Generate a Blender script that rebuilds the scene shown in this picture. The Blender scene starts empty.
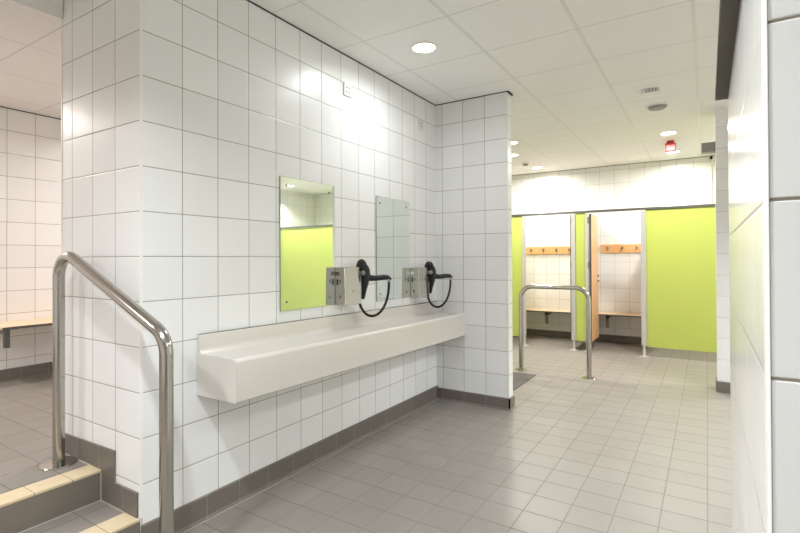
import bpy, bmesh, math, random
from mathutils import Vector, Matrix
random.seed(4)
D = bpy.data
sc = bpy.context.scene
COL = sc.collection
PI = math.pi

# ------------------------------------------------------------------ helpers
def link(o, parent=None):
    COL.objects.link(o)
    if parent is not None:
        o.parent = parent
    return o

def obj(name, bm, m, parent=None, smooth=False, bevel=0.0, seg=2):
    me = D.meshes.new(name)
    bmesh.ops.recalc_face_normals(bm, faces=bm.faces[:])
    bm.to_mesh(me); bm.free()
    me.materials.append(m)
    o = D.objects.new(name, me)
    link(o, parent)
    if parent is not None:                       # geometry is written in world space
        o.matrix_parent_inverse = parent.matrix_basis.inverted()
    if smooth:
        for p in me.polygons:
            p.use_smooth = True
        me.set_sharp_from_angle(angle=math.radians(38))
    if bevel > 0:
        b = o.modifiers.new('bevel', 'BEVEL'); b.width = bevel; b.segments = seg
        b.limit_method = 'ANGLE'; b.angle_limit = math.radians(40)
    return o

def thing(name, label, cat, loc=(0, 0, 0), group=None):
    o = D.objects.new(name, None)
    o.empty_display_size = .05
    o.location = loc
    link(o)
    return tag(o, label, cat, group)

def tag(o, label, cat, group=None):
    o['label'] = label; o['category'] = cat
    if group: o['group'] = group
    return o

def struct(o):
    o['kind'] = 'structure'
    return o

def box(bm, x0, x1, y0, y1, z0, z1):
    vs = [bm.verts.new(v) for v in ((x0,y0,z0),(x1,y0,z0),(x1,y1,z0),(x0,y1,z0),(x0,y0,z1),(x1,y0,z1),(x1,y1,z1),(x0,y1,z1))]
    for f in ((0,3,2,1),(4,5,6,7),(0,1,5,4),(1,2,6,5),(2,3,7,6),(3,0,4,7)):
        bm.faces.new([vs[i] for i in f])
    return bm

def BX(*a):
    return box(bmesh.new(), *a)

def lathe(bm, prof, c=(0,0,0), axis='Z', n=32):
    """profile [(r,h)] revolved about an axis through c"""
    rings = []
    for r, h in prof:
        ring = []
        for i in range(n):
            a = 2*PI*i/n
            p, q = r*math.cos(a), r*math.sin(a)
            v = {'Z': (p, q, h), 'X': (h, p, q), 'Y': (p, h, q)}[axis]
            ring.append(bm.verts.new((c[0]+v[0], c[1]+v[1], c[2]+v[2])))
        rings.append(ring)
    for a, b in zip(rings, rings[1:]):
        for i in range(n):
            j = (i+1) % n
            bm.faces.new((a[i], a[j], b[j], b[i]))
    for ring in (rings[0], rings[-1]):
        if len(set(tuple(round(x, 6) for x in v.co) for v in ring)) > 2:
            bm.faces.new(ring)
    return bm

def tube(bm, pts, r, n=20, radii=None):
    pts = [Vector(p) for p in pts]
    t0 = (pts[1]-pts[0]).normalized()
    ref = Vector((0, 1, 0)) if abs(t0.y) < .9 else Vector((1, 0, 0))
    nrm = t0.cross(ref).normalized()
    rings = []
    for i, p in enumerate(pts):
        if i == 0: t = pts[1]-pts[0]
        elif i == len(pts)-1: t = pts[-1]-pts[-2]
        else: t = (pts[i+1]-pts[i]).normalized()+(pts[i]-pts[i-1]).normalized()
        t.normalize()
        nrm = (nrm-t*nrm.dot(t)).normalized()
        bn = t.cross(nrm)
        rr = radii[i] if radii else r
        rings.append([bm.verts.new(p+(nrm*math.cos(2*PI*k/n)+bn*math.sin(2*PI*k/n))*rr) for k in range(n)])
    for a, b in zip(rings, rings[1:]):
        for k in range(n):
            j = (k+1) % n
            bm.faces.new((a[k], a[j], b[j], b[k]))
    bm.faces.new(rings[0]); bm.faces.new(rings[-1])
    return bm

def bend_path(corners, radius, seg=14):
    """polyline with rounded corners"""
    P = [Vector(c) for c in corners]
    out = [P[0]]
    for i in range(1, len(P)-1):
        a, b, c = P[i-1], P[i], P[i+1]
        u = (a-b).normalized(); v = (c-b).normalized()
        ang = u.angle(v)
        R = radius[i-1] if isinstance(radius, (list, tuple)) else radius
        d = R/math.tan(ang/2)
        cen = b+(u+v).normalized()*(R/math.sin(ang/2))
        s = b+u*d-cen; e = b+v*d-cen
        tot = s.angle(e)
        for k in range(seg+1):
            t = k/seg
            out.append(cen+(s*math.sin((1-t)*tot)+e*math.sin(t*tot))/math.sin(tot))
    out.append(P[-1])
    return out

def prism(bm, poly, axis, a, b):
    """polygon extruded along an axis from a to b; poly in the other two axes"""
    def mk(p, t):
        return {'X': (t, p[0], p[1]), 'Y': (p[0], t, p[1]), 'Z': (p[0], p[1], t)}[axis]
    A = [bm.verts.new(mk(p, a)) for p in poly]
    B = [bm.verts.new(mk(p, b)) for p in poly]
    n = len(poly)
    for i in range(n):
        bm.faces.new((A[i], A[(i+1) % n], B[(i+1) % n], B[i]))
    bm.faces.new(A); bm.faces.new(B)
    return bm

# ------------------------------------------------------------------ materials
def newmat(name):
    m = D.materials.new(name); m.use_nodes = True
    nt = m.node_tree
    return m, nt, nt.nodes['Principled BSDF']

def lin(c):
    return tuple(((x/255)/12.92 if x/255 <= .04045 else ((x/255+.055)/1.055)**2.4) for x in c)+(1.0,)

def plain(name, rgb, rough=.5, metal=0.0, noise=0.0, nscale=40, bump=0.0, spec=.5):
    m, nt, b = newmat(name)
    N = nt.nodes; L = nt.links
    b.inputs['Roughness'].default_value = rough
    b.inputs['Metallic'].default_value = metal
    b.inputs['Specular IOR Level'].default_value = spec
    geo = N.new('ShaderNodeNewGeometry')
    no = N.new('ShaderNodeTexNoise'); no.inputs['Scale'].default_value = nscale
    no.inputs['Detail'].default_value = 4
    L.new(geo.outputs['Position'], no.inputs['Vector'])
    mix = N.new('ShaderNodeMix'); mix.data_type = 'RGBA'
    c = lin(rgb)
    mix.inputs[6].default_value = tuple(x*(1-noise) for x in c[:3])+(1,)
    mix.inputs[7].default_value = tuple(min(1, x*(1+noise)) for x in c[:3])+(1,)
    L.new(no.outputs['Fac'], mix.inputs[0])
    L.new(mix.outputs[2], b.inputs['Base Color'])
    if bump:
        bp = N.new('ShaderNodeBump'); bp.inputs['Strength'].default_value = bump; bp.inputs['Distance'].default_value = .002
        L.new(no.outputs['Fac'], bp.inputs['Height']); L.new(bp.outputs[0], b.inputs['Normal'])
    return m

def math_n(N, L, op, a, b=None, c=None):
    n = N.new('ShaderNodeMath'); n.operation = op
    for i, v in enumerate((a, b, c)):
        if v is None: continue
        if isinstance(v, (int, float)): n.inputs[i].default_value = v
        else: L.new(v, n.inputs[i])
    return n.outputs[0]

def tile_mat(name, tile, grout, pu=.2, pv=.1967, ou_x=0., ou_y=0., ov=0., g=.0035, rough=.31, var=.03, horiz=False,
             speck=0.0, bump=.6, edge=.004, gv=None, spec=.5, wob=0.0):
    """square tiles laid in world space: walls use (y or x, z), floors (x, y)"""
    m, nt, b = newmat(name)
    N = nt.nodes; L = nt.links
    geo = N.new('ShaderNodeNewGeometry')
    sp = N.new('ShaderNodeSeparateXYZ'); L.new(geo.outputs['Position'], sp.inputs[0])
    sn = N.new('ShaderNodeSeparateXYZ'); L.new(geo.outputs['True Normal'], sn.inputs[0])
    X, Y, Z = sp.outputs
    if horiz:
        u = math_n(N, L, 'SUBTRACT', X, ou_x); v = math_n(N, L, 'SUBTRACT', Y, ov)
    else:
        ax = math_n(N, L, 'GREATER_THAN', math_n(N, L, 'ABSOLUTE', sn.outputs[0]), .6)
        ux = math_n(N, L, 'SUBTRACT', Y, ou_x); uy = math_n(N, L, 'SUBTRACT', X, ou_y)
        mx = N.new('ShaderNodeMix'); mx.data_type = 'FLOAT'
        L.new(ax, mx.inputs[0]); L.new(uy, mx.inputs[2]); L.new(ux, mx.inputs[3])
        u = mx.outputs[0]; v = math_n(N, L, 'SUBTRACT', Z, ov)
    us = math_n(N, L, 'DIVIDE', u, pu); vs = math_n(N, L, 'DIVIDE', v, pv)
    def dist(s, p):                       # metres to the nearest joint
        f = math_n(N, L, 'FRACT', s)
        return math_n(N, L, 'MULTIPLY', math_n(N, L, 'MINIMUM', f, math_n(N, L, 'SUBTRACT', 1., f)), p)
    du = dist(us, pu); dv = dist(vs, pv)
    if gv is not None:                    # thinner joints in one direction
        dv = math_n(N, L, 'ADD', dv, (g-gv)/2)
    d = math_n(N, L, 'MINIMUM', du, dv)
    mr = N.new('ShaderNodeMapRange'); mr.inputs[1].default_value = g/2*.8; mr.inputs[2].default_value = g/2*1.2
    L.new(d, mr.inputs[0]); fac = mr.outputs[0]
    mh = N.new('ShaderNodeMapRange'); mh.interpolation_type = 'SMOOTHSTEP'
    mh.inputs[1].default_value = g/2*.7; mh.inputs[2].default_value = g/2+edge
    L.new(d, mh.inputs[0])
    cm = N.new('ShaderNodeCombineXYZ')
    L.new(math_n(N, L, 'FLOOR', us), cm.inputs[0]); L.new(math_n(N, L, 'FLOOR', vs), cm.inputs[1])
    wn = N.new('ShaderNodeTexWhiteNoise'); wn.noise_dimensions = '3D'; L.new(cm.outputs[0], wn.inputs['Vector'])
    val = math_n(N, L, 'ADD', math_n(N, L, 'MULTIPLY', wn.outputs['Value'], 2*var), 1-var)
    if speck:
        no = N.new('ShaderNodeTexNoise'); no.inputs['Scale'].default_value = 260; no.inputs['Detail'].default_value = 3
        L.new(geo.outputs['Position'], no.inputs['Vector'])
        n2 = N.new('ShaderNodeTexNoise'); n2.inputs['Scale'].default_value = 4; n2.inputs['Detail'].default_value = 3
        L.new(geo.outputs['Position'], n2.inputs['Vector'])
        s1 = math_n(N, L, 'MULTIPLY', math_n(N, L, 'SUBTRACT', no.outputs['Fac'], .5), speck)
        s2 = math_n(N, L, 'MULTIPLY', math_n(N, L, 'SUBTRACT', n2.outputs['Fac'], .5), speck*.8)
        val = math_n(N, L, 'ADD', val, math_n(N, L, 'ADD', s1, s2))
    vm = N.new('ShaderNodeVectorMath'); vm.operation = 'SCALE'; vm.inputs[0].default_value = lin(tile)[:3]
    L.new(val, vm.inputs['Scale'])
    mix = N.new('ShaderNodeMix'); mix.data_type = 'RGBA'
    mix.inputs[6].default_value = lin(grout)
    L.new(fac, mix.inputs[0]); L.new(vm.outputs[0], mix.inputs[7]); L.new(mix.outputs[2], b.inputs['Base Color'])
    rm = N.new('ShaderNodeMapRange'); rm.inputs[3].default_value = .8; rm.inputs[4].default_value = rough
    L.new(fac, rm.inputs[0]); L.new(rm.outputs[0], b.inputs['Roughness'])
    b.inputs['Specular IOR Level'].default_value = spec
    h = mh.outputs[0]
    if wob:                               # slight pillow of glazed tiles
        nw = N.new('ShaderNodeTexNoise'); nw.inputs['Scale'].default_value = 9; nw.inputs['Detail'].default_value = 1
        L.new(geo.outputs['Position'], nw.inputs['Vector'])
        h = math_n(N, L, 'ADD', h, math_n(N, L, 'MULTIPLY', nw.outputs['Fac'], wob))
    bp = N.new('ShaderNodeBump'); bp.inputs['Strength'].default_value = bump; bp.inputs['Distance'].default_value = .0012
    L.new(h, bp.inputs['Height']); L.new(bp.outputs[0], b.inputs['Normal'])
    return m

ZR = 1.2669                                  # a tile row joint
WT = (233, 233, 232); GR = (148, 141, 131)
M = {}
M['tile_left'] = tile_mat('white glazed tile', WT, GR, ou_x=.207, ou_y=0, ov=ZR, wob=.35)
M['tile_wing'] = tile_mat('white glazed tile wing', WT, GR, ou_x=2.789, ou_y=.0663, ov=ZR, wob=.3)
M['tile_back'] = tile_mat('white glazed tile back', WT, (176, 166, 150), pu=.2, ou_x=.07, ou_y=.084, ov=1.193-.1967, wob=.2)
M['tile_far'] = tile_mat('white glazed tile far', (233, 231, 229), (150, 140, 132), pv=.184, ou_x=.435, ou_y=.03, ov=1.377, wob=.2)
M['tile_pier'] = tile_mat('white glazed tile pier', WT, (190, 184, 176), ou_x=4.39, ou_y=2.092, ov=1.09, wob=.2)
M['tile_part'] = tile_mat('white glazed tile partition', WT, (165, 158, 148), pu=.196, ou_x=-.37, ou_y=2.088-.0001, ov=1.315, g=.003, rough=.2, spec=.35, wob=.3)
M['tile_plain'] = tile_mat('white glazed tile rear', WT, GR, ou_x=0, ou_y=0, ov=ZR)
M['tile_solid'] = plain('white glazed ceramic', WT, .2)
M['grout'] = plain('grey grout', (168, 160, 146), .85, noise=.08, nscale=200)
M['floor'] = tile_mat('grey brown floor tile', (133, 127, 120), (118, 113, 106), pu=.1905, pv=.1905, ou_x=1.645, ov=1.625, g=.0045, gv=.008, rough=.42, var=.035,
                      horiz=True, speck=.22, bump=.35, edge=.002, spec=.35)
M['floor_up'] = tile_mat('grey brown floor tile upper', (133, 127, 120), (116, 110, 103), pu=.1905, pv=.1905, ou_x=-.425, ov=-.133, g=.006, gv=.0055, rough=.42, var=.035,
                         horiz=True, speck=.22, bump=.35, edge=.002, spec=.35)
M['dark_tile'] = tile_mat('dark grey skirting tile', (111, 104, 97), (150, 143, 134), pu=.2, pv=5, ou_x=.331, ou_y=-.13, ov=-.6, g=.003, rough=.4, var=.03, speck=.2, bump=.3)
M['riser'] = tile_mat('dark step tile', (116, 108, 98), (105, 98, 89), pu=19, pv=5, ou_x=-9, ou_y=0, ov=-.6, g=.002, rough=.5, var=.02, speck=.35, bump=.2)
# nosing joints run across the step (x), so u follows y there
def nosing_mat():
    m, nt, b = newmat('cream nosing tile strip'); N = nt.nodes; L = nt.links
    geo = N.new('ShaderNodeNewGeometry'); sp = N.new('ShaderNodeSeparateXYZ'); L.new(geo.outputs['Position'], sp.inputs[0])
    s = math_n(N, L, 'DIVIDE', math_n(N, L, 'ADD', sp.outputs[1], .133), .148)
    f = math_n(N, L, 'FRACT', s)
    d = math_n(N, L, 'MULTIPLY', math_n(N, L, 'MINIMUM', f, math_n(N, L, 'SUBTRACT', 1., f)), .148)
    k = math_n(N, L, 'GREATER_THAN', d, .0013)
    no = N.new('ShaderNodeTexNoise'); no.inputs['Scale'].default_value = 18; no.inputs['Detail'].default_value = 5
    L.new(geo.outputs['Position'], no.inputs['Vector'])
    m1 = N.new('ShaderNodeMix'); m1.data_type = 'RGBA'
    m1.inputs[6].default_value = lin((196, 177, 144)); m1.inputs[7].default_value = lin((216, 199, 168)); L.new(no.outputs['Fac'], m1.inputs[0])
    m2 = N.new('ShaderNodeMix'); m2.data_type = 'RGBA'
    m2.inputs[6].default_value = lin((96, 86, 72)); L.new(m1.outputs[2], m2.inputs[7]); L.new(k, m2.inputs[0])
    L.new(m2.outputs[2], b.inputs['Base Color']); b.inputs['Roughness'].default_value = .5
    return m
M['nosing'] = nosing_mat()
M['white_trim'] = plain('white plastic trim', (236, 234, 230), .35)
M['caulk'] = plain('pale sealant', (176, 168, 158), .6, noise=.06)
M['black_gap'] = plain('dark shadow gap profile', (52, 50, 47), .7)
M['steel'] = plain('brushed stainless tube', (184, 180, 174), .17, 1.0, noise=.04, nscale=30)
M['steel_box'] = plain('polished stainless sheet', (200, 195, 187), .1, 1.0, noise=.03, nscale=20)
M['chrome'] = plain('chrome screw', (150, 148, 145), .25, 1.0)
M['hinge'] = plain('dull hinge metal', (140, 132, 118), .4, .8)
M['mirror'] = plain('mirror silver', (240, 246, 241), .0, .9)
M['mirror_edge'] = plain('mirror glass edge', (122, 138, 134), .15, .0)
M['solid'] = plain('beige solid surface', (208, 203, 196), .2, noise=.03, nscale=90)
M['black'] = plain('black plastic', (15, 15, 16), .34)
M['greyp'] = plain('grey plastic', (150, 150, 148), .35)
M['decal'] = plain('printed dark marking', (66, 62, 58), .5)
M['decal_w'] = plain('printed white marking', (225, 224, 220), .5)
M['green'] = plain('lime green laminate', (178, 190, 92), .38, noise=.02, nscale=3)
M['alu'] = plain('satin aluminium post', (205, 203, 199), .35, .55)
M['rail'] = plain('satin aluminium rail', (118, 118, 114), .35, .8)
def wood_mat(name, a, b_, sx, sz):
    m, nt, b = newmat(name); N = nt.nodes; L = nt.links
    geo = N.new('ShaderNodeNewGeometry'); mp = N.new('ShaderNodeMapping'); mp.inputs['Scale'].default_value = (sx, sx, sz)
    L.new(geo.outputs['Position'], mp.inputs[0])
    no = N.new('ShaderNodeTexNoise'); no.inputs['Scale'].default_value = 3; no.inputs['Detail'].default_value = 6; no.inputs['Distortion'].default_value = .6
    L.new(mp.outputs[0], no.inputs['Vector'])
    mx = N.new('ShaderNodeMix'); mx.data_type = 'RGBA'; mx.inputs[6].default_value = lin(a); mx.inputs[7].default_value = lin(b_)
    L.new(no.outputs['Fac'], mx.inputs[0]); L.new(mx.outputs[2], b.inputs['Base Color']); b.inputs['Roughness'].default_value = .4
    return m
M['beech'] = wood_mat('beech wood', (206, 150, 92), (232, 184, 128), 2, 30)
M['beech_v'] = wood_mat('beech veneer door', (212, 160, 108), (230, 186, 138), 14, 1)
M['bench_top'] = wood_mat('pale beech bench slab', (206, 178, 144), (224, 198, 166), 3, 3)
M['bracket'] = plain('dark grey steel bracket', (92, 88, 84), .45, .3)
M['mat'] = tile_mat('dark floor inlay', (84, 80, 77), (66, 63, 60), pu=.1, pv=.1, ou_x=.5, ov=4.15, g=.004, rough=.7, var=.04, horiz=True, speck=.3, bump=.3)
M['dark_cap'] = plain('dark grey capping', (104, 101, 95), .75, noise=.1, nscale=8, spec=.15)
M['red'] = plain('red plastic', (196, 44, 40), .4)
M['offwhite'] = plain('off white plastic', (222, 222, 222), .4)
M['grey_grille'] = plain('grey grille', (150, 149, 143), .5)

def ceiling_mat(name, base, ox, oy, bar):
    m, nt, b = newmat(name); N = nt.nodes; L = nt.links
    geo = N.new('ShaderNodeNewGeometry'); sp = N.new('ShaderNodeSeparateXYZ'); L.new(geo.outputs['Position'], sp.inputs[0])
    P = .586
    def dist(c, o):
        f = math_n(N, L, 'FRACT', math_n(N, L, 'DIVIDE', math_n(N, L, 'SUBTRACT', c, o), P))
        return math_n(N, L, 'MULTIPLY', math_n(N, L, 'MINIMUM', f, math_n(N, L, 'SUBTRACT', 1., f)), P)
    dx = dist(sp.outputs[0], ox); dy = dist(sp.outputs[1], oy)
    bx = math_n(N, L, 'LESS_THAN', dx, .011)          # exposed bar
    by = math_n(N, L, 'LESS_THAN', dy, .0035)         # butt joint
    ex = math_n(N, L, 'LESS_THAN', math_n(N, L, 'ABSOLUTE', math_n(N, L, 'SUBTRACT', dx, .013)), .002)
    no = N.new('ShaderNodeTexNoise'); no.inputs['Scale'].default_value = 300; no.inputs['Detail'].default_value = 2
    L.new(geo.outputs['Position'], no.inputs['Vector'])
    m0 = N.new('ShaderNodeMix'); m0.data_type = 'RGBA'; c = lin(base)
    m0.inputs[6].default_value = tuple(x*.97 for x in c[:3])+(1,); m0.inputs[7].default_value = tuple(x*1.03 for x in c[:3])+(1,)
    L.new(no.outputs['Fac'], m0.inputs[0])
    m1 = N.new('ShaderNodeMix'); m1.data_type = 'RGBA'; m1.inputs[7].default_value = lin(bar); L.new(bx, m1.inputs[0]); L.new(m0.outputs[2], m1.inputs[6])
    dk = tuple(x*.72 for x in c[:3])+(1,)
    m2 = N.new('ShaderNodeMix'); m2.data_type = 'RGBA'; m2.inputs[7].default_value = dk
    L.new(by, m2.inputs[0]); L.new(m1.outputs[2], m2.inputs[6])
    L.new(m2.outputs[2], b.inputs['Base Color']); L.new(math_n(N, L, 'SUBTRACT', .85, math_n(N, L, 'MULTIPLY', bx, .45)), b.inputs['Roughness'])
    b.inputs['Specular IOR Level'].default_value = .3
    return m
M['ceiling'] = ceiling_mat('mineral ceiling tile', (238, 238, 234), .22, 1.36, (222, 223, 217))
M['ceiling_left'] = ceiling_mat('mineral ceiling tile left', (236, 232, 228), -1.19, .03, (226, 221, 216))

def emit(name, rgb, s):
    m, nt, b = newmat(name)
    b.inputs['Emission Color'].default_value = lin(rgb); b.inputs['Emission Strength'].default_value = s
    b.inputs['Base Color'].default_value = (.8, .8, .8, 1)
    return m
M['lamp'] = emit('lit lamp diffuser', (255, 246, 232), 14)

# ------------------------------------------------------------------ the setting
H = 2.64; ZU = .282; ZS = .141; HL = 2.48
LW = 2.789; WX = .664; WT_ = .1
XF = -2.63; XB = -.71; YR = -3.5; YB = 6.9; XR = 5.03; XNOS = -.307
PX = 2.088; PN = -.507; PF = .60; PZ = 1.725

bm = BX(0, XR+.1, YR-.1, YB+.1, -.1, 0); box(bm, XF-.1, 0, LW, YB+.1, -.1, 0)
struct(obj('floor', bm, M['floor']))
bm = BX(XF, XB, YR, LW, 0, ZU); box(bm, XB, XNOS-.109, YR, 0, 0, ZU)
struct(obj('floor_raised', bm, M['floor_up']))
bm = BX(XB+.012, XR+.1, YR-.1, YB+.1, H, H+.1); box(bm, XF-.1, XB+.012, LW-.01, YB+.1, H, H+.1)
struct(obj('ceiling', bm, M['ceiling']))
bm = BX(XF, XB+.01, YR, -.003, HL, HL+.06); box(bm, XF, XB, -.003, LW, HL, HL+.06)
struct(obj('ceiling_left', bm, M['ceiling_left']))
struct(obj('trim_1', BX(XB+.01, XB+.018, YR, -.003, HL, H), M['white_trim']))          # drop between the two ceilings
struct(obj('wall_left', BX(XB, 0, 0, LW, 0, H), M['tile_left']))
struct(obj('wall_wing', BX(XB-1.92, WX, LW, LW+WT_, 0, H), M['tile_wing']))
struct(obj('wall_far_left', BX(XF-.1, XF, YR, LW, 0, HL+.1), M['tile_far']))
struct(obj('wall_back', BX(XF-.1, XR+.1, YB, YB+.1, 0, H), M['tile_back']))
struct(obj('wall_right', BX(XR, XR+.1, YR, YB, 0, H), M['tile_back']))
struct(obj('wall_rear', BX(XF-.1, XR+.1, YR-.1, YR, 0, H), M['tile_plain']))
struct(obj('wall_side', BX(XF-.1, XF, LW+WT_, YB, 0, H), M['tile_plain']))
struct(obj('wall_pier', BX(2.105, 2.5, 4.39, 4.6, 0, H), M['tile_pier']))

# near partition: tiled core, the end face in real bevelled tiles
bm = BX(PX, PX+.12, PN+.03, PF, 0, PZ); box(bm, PX+.002, PX+.12, PN+.004, PN+.03, 0, PZ)
struct(obj('wall_partition', bm, M['tile_part']))
bm = BX(PX+.003, PX+.12, PN+.0025, PN+.004, 0, PZ)
struct(obj('wall_partition_grout', bm, M['grout']))
bm = bmesh.new()
z = 1.315-.1967*6
while z < PZ:
    box(bm, PX+.0026, PX+.12, PN, PN+.004, max(z+.0017, 0), min(z+.1967-.0017, PZ)); z += .1967
struct(obj('wall_partition_tiles', bm, M['tile_solid'], bevel=.0016, seg=3))
bm = bmesh.new()
arc = [(PX+.0024-.003*math.cos(a), PN+.0016-.003*math.sin(a)) for a in [PI/2*k/8 for k in range(9)]]
prism(bm, [(PX-.0006, PN+.0305)]+arc+[(PX+.0024, PN+.0305)], 'Z', 0, PZ)
struct(obj('trim_2', bm, M['white_trim'], smooth=True))
o = obj('partition_capping', BX(PX-.031, PX+.15, PN-.02, PF+.004, PZ, PZ+.022), M['dark_cap'], bevel=.002)
tag(o, 'dark grey capping along the top of the white tiled partition at the right', 'capping')

# corner beads
struct(obj('trim_3', BX(-.001, .0025, -.0025, .011, ZS, H), M['white_trim'], bevel=.001))
struct(obj('trim_4', BX(XB-.0025, XB+.009, -.0025, .0005, ZU, HL), M['white_trim'], bevel=.001))
struct(obj('trim_5', BX(WX-.006, WX+.0025, LW-.0025, LW+.0005, .1, H), M['white_trim'], bevel=.001))
# dark shadow gap at the ceiling
g = .006
bm = BX(.0, .006, 0, LW, H-g, H-.0005)
box(bm, 0, WX+.004, LW-.006, LW, H-g, H-.0005)
box(bm, WX, WX+.014, LW-.006, LW+WT_+.01, H-.012, H-.0005)
struct(obj('trim_6', bm, M['black_gap']))
bm = BX(XF, XF+.004, YR, LW, HL-.007, HL-.0005)
struct(obj('trim_7', bm, M['black_gap']))
struct(obj('trim_8', BX(XF, XR, YB-.005, YB, H-.006, H-.0005), M['rail']))

# skirtings
hb = .112
def skirt_x(name, x, sgn, y0, y1, z0=0., h=hb):
    t = .012*sgn
    poly = [(x, z0), (x+t+.012*sgn, z0), (x+t+.004*sgn, z0+.004), (x+t, z0+.014), (x+t, z0+h-.004), (x+t*.6, z0+h), (x, z0+h)]
    struct(obj(name, prism(bmesh.new(), poly, 'Y', y0, y1), M['dark_tile']))
def skirt_y(name, y, sgn, x0, x1, z0=0., h=hb):
    t = .012*sgn
    poly = [(y, z0), (y+t+.012*sgn, z0), (y+t+.004*sgn, z0+.004), (y+t, z0+.014), (y+t, z0+h-.004), (y+t*.6, z0+h), (y, z0+h)]
    struct(obj(name, prism(bmesh.new(), poly, 'X', x0, x1), M['dark_tile']))
skirt_x('baseboard_left', 0, 1, .003, LW)
skirt_y('baseboard_wing', LW, -1, .0, WX+.012, h=.098)
skirt_x('baseboard_wing_end', WX, 1, LW-.012, LW+WT_+.012, h=.098)
skirt_x('baseboard_far_left', XF, 1, YR, LW, ZU, .105)
skirt_y('baseboard_back', YB, -1, XF, XR, h=.1)
skirt_x('baseboard_right', XR, -1, YR, YB-.03, h=.1)
bm = BX(2.105-.012, 2.512, 4.378, 4.39, 0, .1); box(bm, 2.093, 2.105, 4.39, 4.6, 0, .1)
struct(obj('baseboard_pier', bm, M['dark_tile'], bevel=.003))
# stepped skirting on the end of the mirror wall, beside the steps
poly = [(-.014, ZS), (-.014, .25), (-.195, .25), (-.195, .392), (XB, .38), (XB, ZU), (XNOS, ZU), (XNOS, ZS)]
bm = prism(bmesh.new(), poly, 'Y', -.009, .001)
struct(obj('baseboard_column', bm, M['dark_tile'], bevel=.002))
# pale sealant lines
bm = BX(.0235, .028, .0, LW-.02, 0, .0025)
struct(obj('trim_9', bm, M['caulk']))
bm = BX(XNOS, XNOS+.004, -.013, -.009, ZS, ZU-.014)
box(bm, XNOS+.0, XNOS+.004, YR, -.009, ZS, ZS+.003); box(bm, XNOS+.004, -.109, -.013, -.009, ZS, ZS+.003)
box(bm, XB, XNOS-.1, -.013, -.009, ZU, ZU+.003)
struct(obj('trim_10', bm, M['caulk']))

# ------------------------------------------------------------------ the two steps
st = thing('tiled_steps', 'two low dark tiled steps with cream nosings beside the end of the mirror wall', 'steps', (-.16, -1.7, 0))
obj('riser', BX(XNOS-.1, XNOS-.001, YR, -.0005, ZS, ZU-.012), M['riser'], st)
obj('riser', BX(-.1, -.001, YR, -.0005, 0, ZS-.012), M['riser'], st)
obj('tread', BX(XNOS-.1, -.109, YR, -.0005, .06, ZS), M['floor_up'], st)
obj('nosing', BX(XNOS-.109, XNOS+.001, YR, -.0005, ZU-.012, ZU), M['nosing'], st, bevel=.002)
obj('nosing', BX(-.109, .001, YR, -.0005, ZS-.012, ZS), M['nosing'], st, bevel=.002)

# ------------------------------------------------------------------ rails
def flange(parent, x, y, z, R=.075):
    f = obj('base_flange', lathe(bmesh.new(), [(R, 0), (R, .003), (R-.003, .006), (.03, .007)], (x, y, z), n=40), M['steel'], parent, smooth=True)
    return f
hr = thing('step_handrail', 'bent stainless steel handrail sloping down over the two steps', 'handrail', (-.55, -.085, ZU))
ry = -.085; x1, x2 = -.545, .32
def rail_z(x): return 1.178+(x+.205)*(1.004-1.178)/(.213+.205)
path = bend_path([(x1, ry, ZU+.005), (x1, ry, rail_z(x1)), (x2, ry, rail_z(x2)), (x2, ry, .005)], [.1, .1], 18)
obj('tube', tube(bmesh.new(), path, .0258, 28), M['steel'], hr, smooth=True)
flange(hr, x1-.004, ry, ZU, .08); flange(hr, x2, ry, 0, .08)

hp = thing('guard_rail', 'low stainless steel hoop rail standing on the floor before the cubicles', 'rail', (.64, 4.31, 0))
path = bend_path([(.285, 4.31, .005), (.285, 4.31, .938), (1.0, 4.31, .938), (1.0, 4.31, .005)], .13, 16)
obj('tube', tube(bmesh.new(), path, .0245, 24), M['steel'], hp, smooth=True)
flange(hp, .285, 4.31, 0, .07); flange(hp, 1.0, 4.31, 0, .07)

o = obj('floor_mat', BX(-.6, .5, 3.3, 4.14, .0005, .006), M['mat'], bevel=.002)
tag(o, 'dark grey mat on the floor behind the white tiled wing wall', 'mat')

# ------------------------------------------------------------------ washing trough
TY0, TY1 = .287, LW
tr = thing('wash_trough', 'long beige solid surface trough counter fixed along the white tiled wall', 'trough', (0, .3, .6))
def sl(y): return -.0098*(y-TY0)
prof = [(.0008, .607), (.0008, .893)]
prof += [(.012+.003*math.sin(a), .890+.003*math.cos(a)) for a in [PI/2*k/4 for k in range(5)]]
prof += [(.015, .83)]
prof += [(.015+.028*(1-math.cos(a)), .83-.0285*math.sin(a)) for a in [PI/2*k/8 for k in range(1, 9)]]
prof += [(.06, .8), (.12, .7965), (.19, .7965), (.235, .8), (.255, .8035), (.262, .804)]
prof += [(.264+.018*math.sin(a), .786+.018*math.cos(a)) for a in [PI/2*k/8 for k in range(9)]]
prof += [(.282, .614), (.276, .608)]
bm = prism(bmesh.new(), prof, 'Y', TY0, TY1)
bmesh.ops.bisect_plane(bm, geom=bm.verts[:]+bm.edges[:]+bm.faces[:], plane_co=(0, 1.5, 0), plane_no=(0, 1, 0))
for v in bm.verts: v.co.z += sl(v.co.y)
ecap = [(.0008, .607), (.276, .608), (.282, .614), (.282, .786), (.276, .799), (.264, .8045), (.0008, .8045)]
obj('counter', bm, M['solid'], tr, smooth=True)
obj('end_cap', prism(bmesh.new(), ecap, 'Y', TY0-.006, TY0), M['solid'], tr)
bm = BX(.001, .0125, TY0+.002, TY1-.002, .8932, .8948)
for v in bm.verts: v.co.z += sl(v.co.y)
obj('seal', bm, M['black_gap'], tr)

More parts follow.
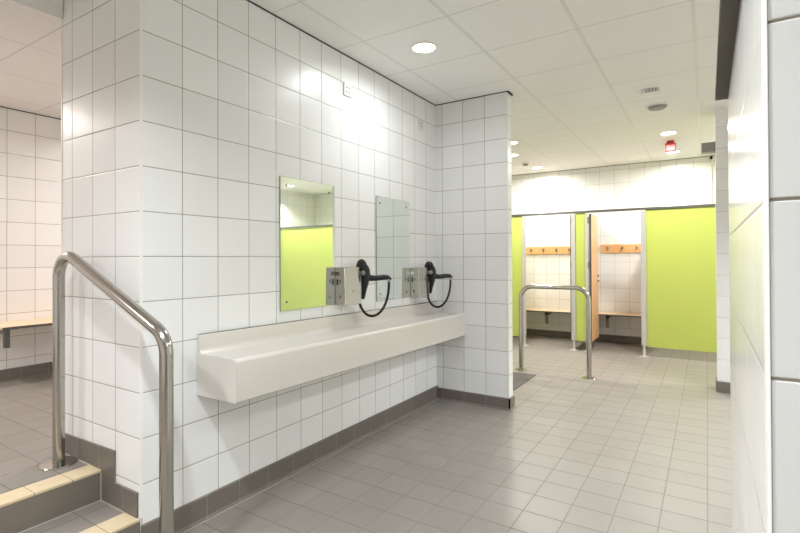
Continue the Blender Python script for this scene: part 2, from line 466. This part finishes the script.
# ------------------------------------------------------------------ mirrors
def make_mirror(name, label, y0, y1, z0, z1, off):
    t = thing(name, label, 'mirror', (0, y0, z0), 'wall mirrors above the trough')
    xf = off
    obj('glass', BX(.0015, xf-.0004, y0, y1, z0, z1), M['mirror_edge'], t)
    obj('silvering', BX(xf-.0004, xf, y0+.001, y1-.001, z0+.001, z1-.001), M['mirror'], t)
    for yy in (y0+.05, y1-.055):
        for zz in (z1-.05, z0+.05):
            obj('screw_cap', lathe(bmesh.new(), [(.0075, 0), (.0075, .002), (.005, .004), (.002, .0045)], (xf, yy, zz), 'X', 18), M['chrome'], t, smooth=True)
    return t
make_mirror('wall_mirror', 'frameless rectangular mirror showing lime green, nearer to the steps', .834, 1.326, .955, 1.73, .007)
make_mirror('wall_mirror', 'frameless rectangular mirror showing only white tiles, nearer to the wing wall', 1.817, 2.306, .94, 1.719, .007)

# ------------------------------------------------------------------ hair dryers
def make_dryer(y0, z0, w, label):
    t = thing('wall_hair_dryer', label, 'hair dryer', (0, y0, z0), 'hair dryers above the trough')
    h = .248; d = .091; y1 = y0+w
    # steel case, its front leaning back slightly
    bm = prism(bmesh.new(), [(.0015, z0), (d, z0), (d-.007, z0+h), (.0015, z0+h)], 'Y', y0+.001, y1)
    obj('case', bm, M['steel_box'], t, bevel=.003, seg=2)
    # markings and switches on the side that faces the steps
    yy = y0-.0005
    bm = bmesh.new()
    for xx in (.018, .033):
        lathe(bm, [(.007, -.0006), (.007, .0012)], (xx, yy, z0+.212), 'Y', 14)
        box(bm, xx-.008, xx+.008, yy-.0006, yy+.0012, z0+.196, z0+.204)
    obj('emblem', bm, M['decal'] if y0 < 2 else M['decal_w'], t)
    obj('switch', BX(.023, .029, yy-.005, yy+.001, z0+.135, z0+.17), M['black'], t, bevel=.001)
    obj('indicator', BX(.047, .052, yy-.0006, yy+.001, z0+.145, z0+.168), M['decal'], t)
    for xx, zz in ((.015, .176), (.06, .176), (.06, .134)):
        obj('rivet', lathe(bmesh.new(), [(.003, -.001), (.003, .001)], (xx, yy, z0+zz), 'Y', 10), M['greyp'], t)
    obj('screw', lathe(bmesh.new(), [(.005, -.002), (.005, .001)], (.044, yy, z0+.05), 'Y', 14), M['decal'], t)
    xfz = d-.004
    obj('lock', lathe(bmesh.new(), [(.005, 0), (.005, .006), (.003, .007)], (xfz-.003, y0+w*.5, z0+.09), 'X', 14), M['chrome'], t, smooth=True)
    # holder on the right hand side of the case
    hc = Vector((.070, y1+.034, z0+.25))
    bm = bmesh.new()
    pr = [(.052*math.sin(a), -.026*math.cos(a)) for a in [PI*k/14 for k in range(15)]]
    lathe(bm, [(max(p, .0004), q) for p, q in pr], hc, 'Y', 28)
    for v in bm.verts: v.co.x = hc.x+(v.co.x-hc.x)*.82
    tube(bm, [(hc.x-.02, y1-.002, hc.z-.03), (hc.x-.02, hc.y, hc.z-.03)], .014, 12)
    obj('holder', bm, M['black'], t, smooth=True)
    # handset: drum head, nozzle hanging down, handle standing out and along the wall
    bm = bmesh.new()
    c = hc+Vector((.026, .008, -.03))
    pts = [c+Vector((-.014, 0, .034)), c+Vector((-.010, 0, .028)), c+Vector((-.004, 0, .006)), c+Vector((.0, 0, -.03)), c+Vector((-.004, 0, -.075)), c+Vector((-.012, 0, -.125)), c+Vector((-.022, 0, -.19))]
    tube(bm, pts, .03, 24, [.018, .028, .034, .034, .027, .019, .012])
    obj('handset', bm, M['black'], t, smooth=True)
    dx, dy = .62, .785
    def hp(s, h): return Vector((c.x+dx*s, c.y+dy*s, h))
    bm = bmesh.new()
    hz = c.z-.05
    pts = [hp(.015, hz+.006), hp(.04, hz+.002), hp(.07, hz), hp(.10, hz+.003), hp(.13, hz+.006), hp(.16, hz+.004), hp(.175, hz-.004), hp(.182, hz-.012)]
    tube(bm, pts, .016, 20, [.024, .0215, .0185, .0195, .019, .017, .013, .009])
    obj('handle', bm, M['black'], t, smooth=True)
    g = hp(.166, hz-.014)
    obj('cord_grommet', lathe(bmesh.new(), [(.005, -.014), (.009, -.008), (.009, .004), (.006, .008)], g+Vector((.008, -.010, 0)), 'Z', 16), M['greyp'], t, smooth=True)
    obj('air_intake', lathe(bmesh.new(), [(.017, .0), (.017, -.004), (.012, -.008), (.004, -.009)], (c.x+.002, c.y-.030, c.z-.012), 'Y', 20), M['greyp'], t, smooth=True)
    # coiled cord hanging in a loop
    A = g+Vector((.002, .002, -.006)); E = Vector((.066, y1+.010, z0+.012))
    B1 = A+Vector((.004, .004, -.25)); B2 = E+(A-E)*.22; B2.z = z0-.165
    cu = []
    for k in range(121):
        q = k/120
        cu.append(A*(1-q)**3+B1*3*q*(1-q)**2+B2*3*q*q*(1-q)+E*q**3)
    obj('coiled_cord', tube(bmesh.new(), cu, .008, 12, [.0102 if i % 2 else .008 for i in range(len(cu))]), M['black'], t, smooth=True)
    return t
make_dryer(1.328, .95, .178, 'steel wall hair dryer with black handset, beside the green reflecting mirror')
make_dryer(2.310, .930, .178, 'steel wall hair dryer with black handset, beside the wing wall corner')

# ------------------------------------------------------------------ small plates high on the tiled wall
def plate(y, z, label):
    t = thing('wall_socket', label, 'socket', (0, y, z), 'small white sockets high on the wall')
    obj('cover', BX(.0, .011, y, y+.085, z, z+.085), M['offwhite'], t, bevel=.003)
    bm = bmesh.new()
    for dy in (.028, .057):
        for dz in (.028, .057):
            box(bm, .0105, .0125, y+dy-.005, y+dy+.005, z+dz-.005, z+dz+.005)
    obj('contact', bm, M['grey_grille'], t)
plate(1.43, 2.36, 'small white square plate high on the wall, nearer the round ceiling lamp')
plate(2.46, 2.355, 'small white square plate high on the wall, close to the wing wall corner')

# ------------------------------------------------------------------ changing cubicles
YC = 5.88; ZT = 1.86; ZB = .125
cf = thing('changing_cubicles', 'lime green changing cubicle fronts with aluminium posts and beech doors', 'cubicle', (.6, YC, 0))
def panel(x0, x1, zb=ZB):
    obj('panel', BX(x0, x1, YC-.006, YC+.007, zb, ZT), M['green'], cf, bevel=.0015)
panel(-1.2, -.185); panel(.545, .665, .13); panel(1.392, 3.2, .128); panel(3.24, XR-.002, .128)
obj('top_rail', BX(-1.2, XR-.002, YC-.022, YC+.022, ZT, ZT+.032), M['rail'], cf, bevel=.003)
def post(x0, x1, foot=True):
    p = obj('post', BX(x0, x1, YC-.02, YC+.02, .14, ZT), M['alu'], cf, bevel=.004)
    xc = (x0+x1)/2
    bm = lathe(bmesh.new(), [(.055, 0), (.055, .006), (.02, .012), (.017, .03), (.017, .145)], (xc, YC, 0), n=24)
    f = obj('foot', bm, M['alu'], p, smooth=True)
    return p, xc
P1, _ = post(-.183, -.137)
P2, _ = post(.487, .543)
P3, _ = post(.667, .705)
P4, _ = post(1.333, 1.390)
P5, _ = post(3.2, 3.24)
obj('divider', BX(.594, .608, YC+.01, YB-.02, ZB, ZT), M['offwhite'], cf)
obj('divider', BX(1.42, 1.434, YC+.01, YB-.02, ZB, ZT), M['offwhite'], cf)
obj('divider', BX(-1.2, -1.186, YC+.01, YB-.02, ZB, ZT), M['offwhite'], cf)
d1 = obj('cubicle_door', BX(.469, .483, YC+.03, YC+.6, ZB, ZT-.01), M['beech_v'], cf, bevel=.001)
obj('door_edge', BX(.468, .484, YC+.024, YC+.03, ZB, ZT-.01), M['bracket'], d1)
d2 = obj('cubicle_door', BX(.716, .736, YC+.03, YC+.54, ZB, ZT-.01), M['beech_v'], cf, bevel=.001)
obj('door_edge', BX(.713, .739, YC+.022, YC+.03, ZB, ZT-.01), M['bracket'], d2)
for zz in (.93, 1.0):
    obj('latch', lathe(bmesh.new(), [(.013, 0), (.013, .012), (.008, .02)], (.736, YC+.49, zz), 'X', 14), M['bracket'], d2, smooth=True)
for dr, xa, xb in ((d1, .479, .487), (d2, .705, .716)):
    for zz in (.3, 1.12, 1.72):
        obj('hinge', BX(xa-.004, xb+.004, YC-.024, YC+.03, zz, zz+.085), M['hinge'], dr, bevel=.002)

def hook_board(name, label, x0, x1, z0, z1, hooks):
    t = thing('coat_hook_board', label, 'coat hooks', (x0, YB, z0), 'coat hook boards in the cubicles')
    b = obj('board', BX(x0, x1, YB-.022, YB, z0, z1), M['beech'], t, bevel=.002)
    zc = (z0+z1)/2
    for x in hooks:
        bm = bmesh.new()
        lathe(bm, [(.016, -.0225), (.016, -.03), (.008, -.034)], (x, YB, zc+.012), 'Y', 16)
        tube(bm, bend_path([(x, YB-.03, zc+.012), (x, YB-.075, zc-.002), (x, YB-.08, zc+.03)], .012, 6), .006, 10)
        tube(bm, bend_path([(x, YB-.028, zc+.006), (x, YB-.05, zc-.03), (x, YB-.06, zc-.012)], .008, 6), .005, 10)
        obj('hook', bm, M['hinge'], t, smooth=True)
hook_board('a', 'beech board with coat hooks on the tiles, seen through the left cubicle doorway', -.45, .36, 1.318, 1.44, [-.348, -.155, .045, .24])
hook_board('b', 'beech board with three coat hooks on the tiles, in the right cubicle', .695, 1.33, 1.33, 1.455, [.795, .99, 1.18])

def cub_bench(label, x0, x1, brx):
    t = thing('cubicle_bench', label, 'bench', (x0, YB, 0), 'wall benches in the cubicles')
    obj('seat', BX(x0, x1, YB-.40, YB-.003, .425, .447), M['bench_top'], t, bevel=.003)
    obj('front_edge', BX(x0, x1, YB-.404, YB-.4, .425, .445), M['bracket'], t)
    for x in brx:
        bm = BX(x-.02, x+.02, YB-.37, YB-.003, .385, .425); box(bm, x-.02, x+.02, YB-.37, YB-.33, .25, .425)
        obj('bracket', bm, M['bracket'], t, bevel=.003)
cub_bench('beech slab wall bench in the left cubicle, behind the hoop rail', -1.18, .594, [-.03, -.9])
cub_bench('beech slab wall bench in the right cubicle, beside the wide green panel', .612, 1.418, [.83])

# ------------------------------------------------------------------ bench in the raised room at the left
t = thing('wall_bench', 'pale wood slab bench on dark bracket against the left room wall', 'bench', (XF, .3, ZU))
obj('seat', BX(XF+.002, -2.235, .27, 2.3, .745, .765), M['bench_top'], t, bevel=.003)
obj('front_edge', BX(-2.235, -2.229, .27, 2.3, .745, .763), M['bracket'], t)
for yy in (.285, 1.5):
    bm = BX(-2.275, -2.24, yy, yy+.035, .61, .745); box(bm, XF+.002, -2.275, yy, yy+.035, .71, .745)
    obj('bracket', bm, M['bracket'], t, bevel=.002)
    bm = BX(-2.42, -2.36, yy+.06, yy+.13, .728, .745)
    obj('fixing_plate', bm, M['bracket'], t)

# ------------------------------------------------------------------ ceiling fittings
def downlight(label, x, y, power, r=.074, z=H, col=(1, .93, .82), spread=135):
    t = thing('ceiling_downlight', label, 'ceiling light', (x, y, z), 'round ceiling downlights')
    bm = lathe(bmesh.new(), [(r+.012, -.0005), (r+.012, -.004), (r+.006, -.007), (r, -.006), (r-.004, -.001)], (x, y, z), n=40)
    obj('rim', bm, M['white_trim'], t, smooth=True)
    obj('diffuser', lathe(bmesh.new(), [(r-.002, -.001), (r-.002, -.0035), (.01, -.0045)], (x, y, z), n=40), M['lamp'], t, smooth=True)
    la = D.lights.new('downlight_beam', 'AREA'); la.shape = 'DISK'; la.size = r*1.9; la.energy = power; la.color = col
    la.spread = math.radians(spread)
    lo = D.objects.new('downlight_beam', la); lo.location = (0, 0, -.012)
    link(lo, t)
    return t
NEU = (.895, .95, 1); WARM = (1, .97, .915); PINK = (1, .925, .89)
downlight('round ceiling downlight above the trough, nearest of those in view', .497, 1.657, 6.6, col=NEU, spread=165)
downlight('round ceiling downlight between the grey round vent and the red alarm', 1.685, 5.15, 25, col=WARM, spread=170)
downlight('round ceiling downlight half hidden behind the red alarm', 1.67, 6.3, 16, col=WARM, spread=170)
downlight('round ceiling downlight at far left above the left cubicle', -.12, 6.42, 16, col=WARM, spread=170)
downlight('round ceiling downlight peeping past the wing wall top, upper of two', .085, 4.6, 22, col=WARM, spread=165)
downlight('round ceiling downlight peeping past the wing wall, lower of two', -.13, 5.3, 24, col=WARM, spread=165)
for x, y, p, c in ((1.15, -.85, 25, NEU), (.9, -1.9, 28, NEU), (3.6, -.2, 34, NEU), (3.2, 2.24, 50, NEU), (3.44, 5.17, 22, WARM),
                   (4.5, 5.6, 24, WARM), (3.44, 6.34, 19, WARM), (4.4, 2.6, 30, NEU)):
    downlight('round ceiling downlight out of the picture, among the added fill lamps', x, y, p, col=c)  # mostly added fill lamps; the trough shadow and the mirror each confirm one
for x, y in ((-2.5, -.68), (-1.5, 1.4), (-1.5, -2.0)):
    downlight('round ceiling downlight over the raised floor', x, y, 20, z=HL, col=PINK, spread=165)

t = thing('ceiling_vent', 'round grey vent with white rim in the ceiling', 'vent', (1.665, 3.95, H))
c = (1.665, 3.96, H)
obj('rim', lathe(bmesh.new(), [(.1, -.0005), (.1, -.006), (.088, -.012), (.078, -.006)], c, n=40), M['offwhite'], t, smooth=True)
obj('disc', lathe(bmesh.new(), [(.074, -.001), (.074, -.02), (.06, -.03), (.01, -.032)], c, n=40), M['grey_grille'], t, smooth=True)

t = thing('ceiling_sensor', 'small white box with dark slots on the ceiling', 'sensor', (1.66, 3.42, H))
obj('housing', BX(1.60, 1.72, 3.39, 3.47, H-.035, H-.0005), M['offwhite'], t, bevel=.006)
for k in range(4):
    obj('slot', BX(1.622+.023*k, 1.632+.023*k, 3.386, 3.391, H-.03, H-.008), M['grey_grille'], t)

t = thing('fire_alarm', 'red square fire alarm sounder hanging under the ceiling', 'alarm', (1.68, 5.6, H))
obj('base', BX(1.645, 1.715, 5.57, 5.63, H-.03, H-.0005), M['red'], t, bevel=.003)
obj('sounder', BX(1.628, 1.735, 5.55, 5.65, H-.125, H-.03), M['red'], t, bevel=.006)
obj('lens', BX(1.645, 1.67, 5.5485, 5.5505, H-.075, H-.045), plain('dark red lens', (150, 24, 26), .3), t)

t = thing('wall_box', 'grey junction box high on the left side of the far tiled pier', 'box', (2.05, 4.42, 2.26))
obj('case', BX(1.995, 2.102, 4.42, 4.52, 2.252, 2.345), M['grey_grille'], t, bevel=.004)
obj('back_plate', BX(2.102, 2.105, 4.415, 4.525, 2.247, 2.35), M['rail'], t)

t = thing('smoke_detector', 'small grey smoke detector on the ceiling near the back wall', 'detector', (-.15, 5.95, H))
c = (-.15, 5.95, H)
obj('base', lathe(bmesh.new(), [(.05, -.0005), (.05, -.015), (.045, -.018)], c, n=28), M['offwhite'], t, smooth=True)
obj('chamber', lathe(bmesh.new(), [(.038, -.018), (.036, -.04), (.02, -.046)], c, n=28), M['grey_grille'], t, smooth=True)

t = thing('wall_strip', 'thin white strip with black clip on the back wall by the pier', 'conduit', (2.09, YB, 1.9))  # upright strip and black end drawn in place of an unidentified thin dark line
obj('white_bar', BX(2.08, 2.1, YB-.018, YB, 1.0, H-.05), M['offwhite'], t, bevel=.003)
obj('tip', BX(2.076, 2.104, YB-.024, YB, H-.05, H-.007), M['black'], t, bevel=.002)

# ------------------------------------------------------------------ world and camera
w = D.worlds.new('world'); sc.world = w; w.use_nodes = True
w.node_tree.nodes['Background'].inputs[0].default_value = (.9, .93, 1, 1)
w.node_tree.nodes['Background'].inputs[1].default_value = .05

yaw, pitch, roll = .5883, .0071, -.0042
fx = Vector((-math.sin(yaw), math.cos(yaw), 0)); rx = Vector((math.cos(yaw), math.sin(yaw), 0)); up = Vector((0, 0, 1))
fw = fx*math.cos(pitch)+up*math.sin(pitch); u = up*math.cos(pitch)-fx*math.sin(pitch)
r = rx*math.cos(roll)+u*math.sin(roll); u2 = u*math.cos(roll)-rx*math.sin(roll)
cam = D.cameras.new('camera'); co = D.objects.new('camera', cam); COL.objects.link(co)
mw = Matrix((r, u2, -fw)).transposed().to_4x4(); mw.translation = (2.0333, -1.1986, 1.2515)
co.matrix_world = mw
cam.sensor_fit = 'HORIZONTAL'; cam.sensor_width = 36
cam.lens = 493.0558/800*36
cam.shift_x = (400-378.204)/800; cam.shift_y = (255.5716-266.5)/800
cam.clip_start = .01
sc.camera = co

vs = sc.view_settings
sc.display_settings.display_device = 'sRGB'
vs.view_transform = 'Standard'; vs.look = 'None'; vs.gamma = 1; vs.use_curve_mapping = False
vs.exposure = 0.38
sc.cycles.max_bounces = 12; sc.cycles.diffuse_bounces = 8; sc.cycles.glossy_bounces = 6
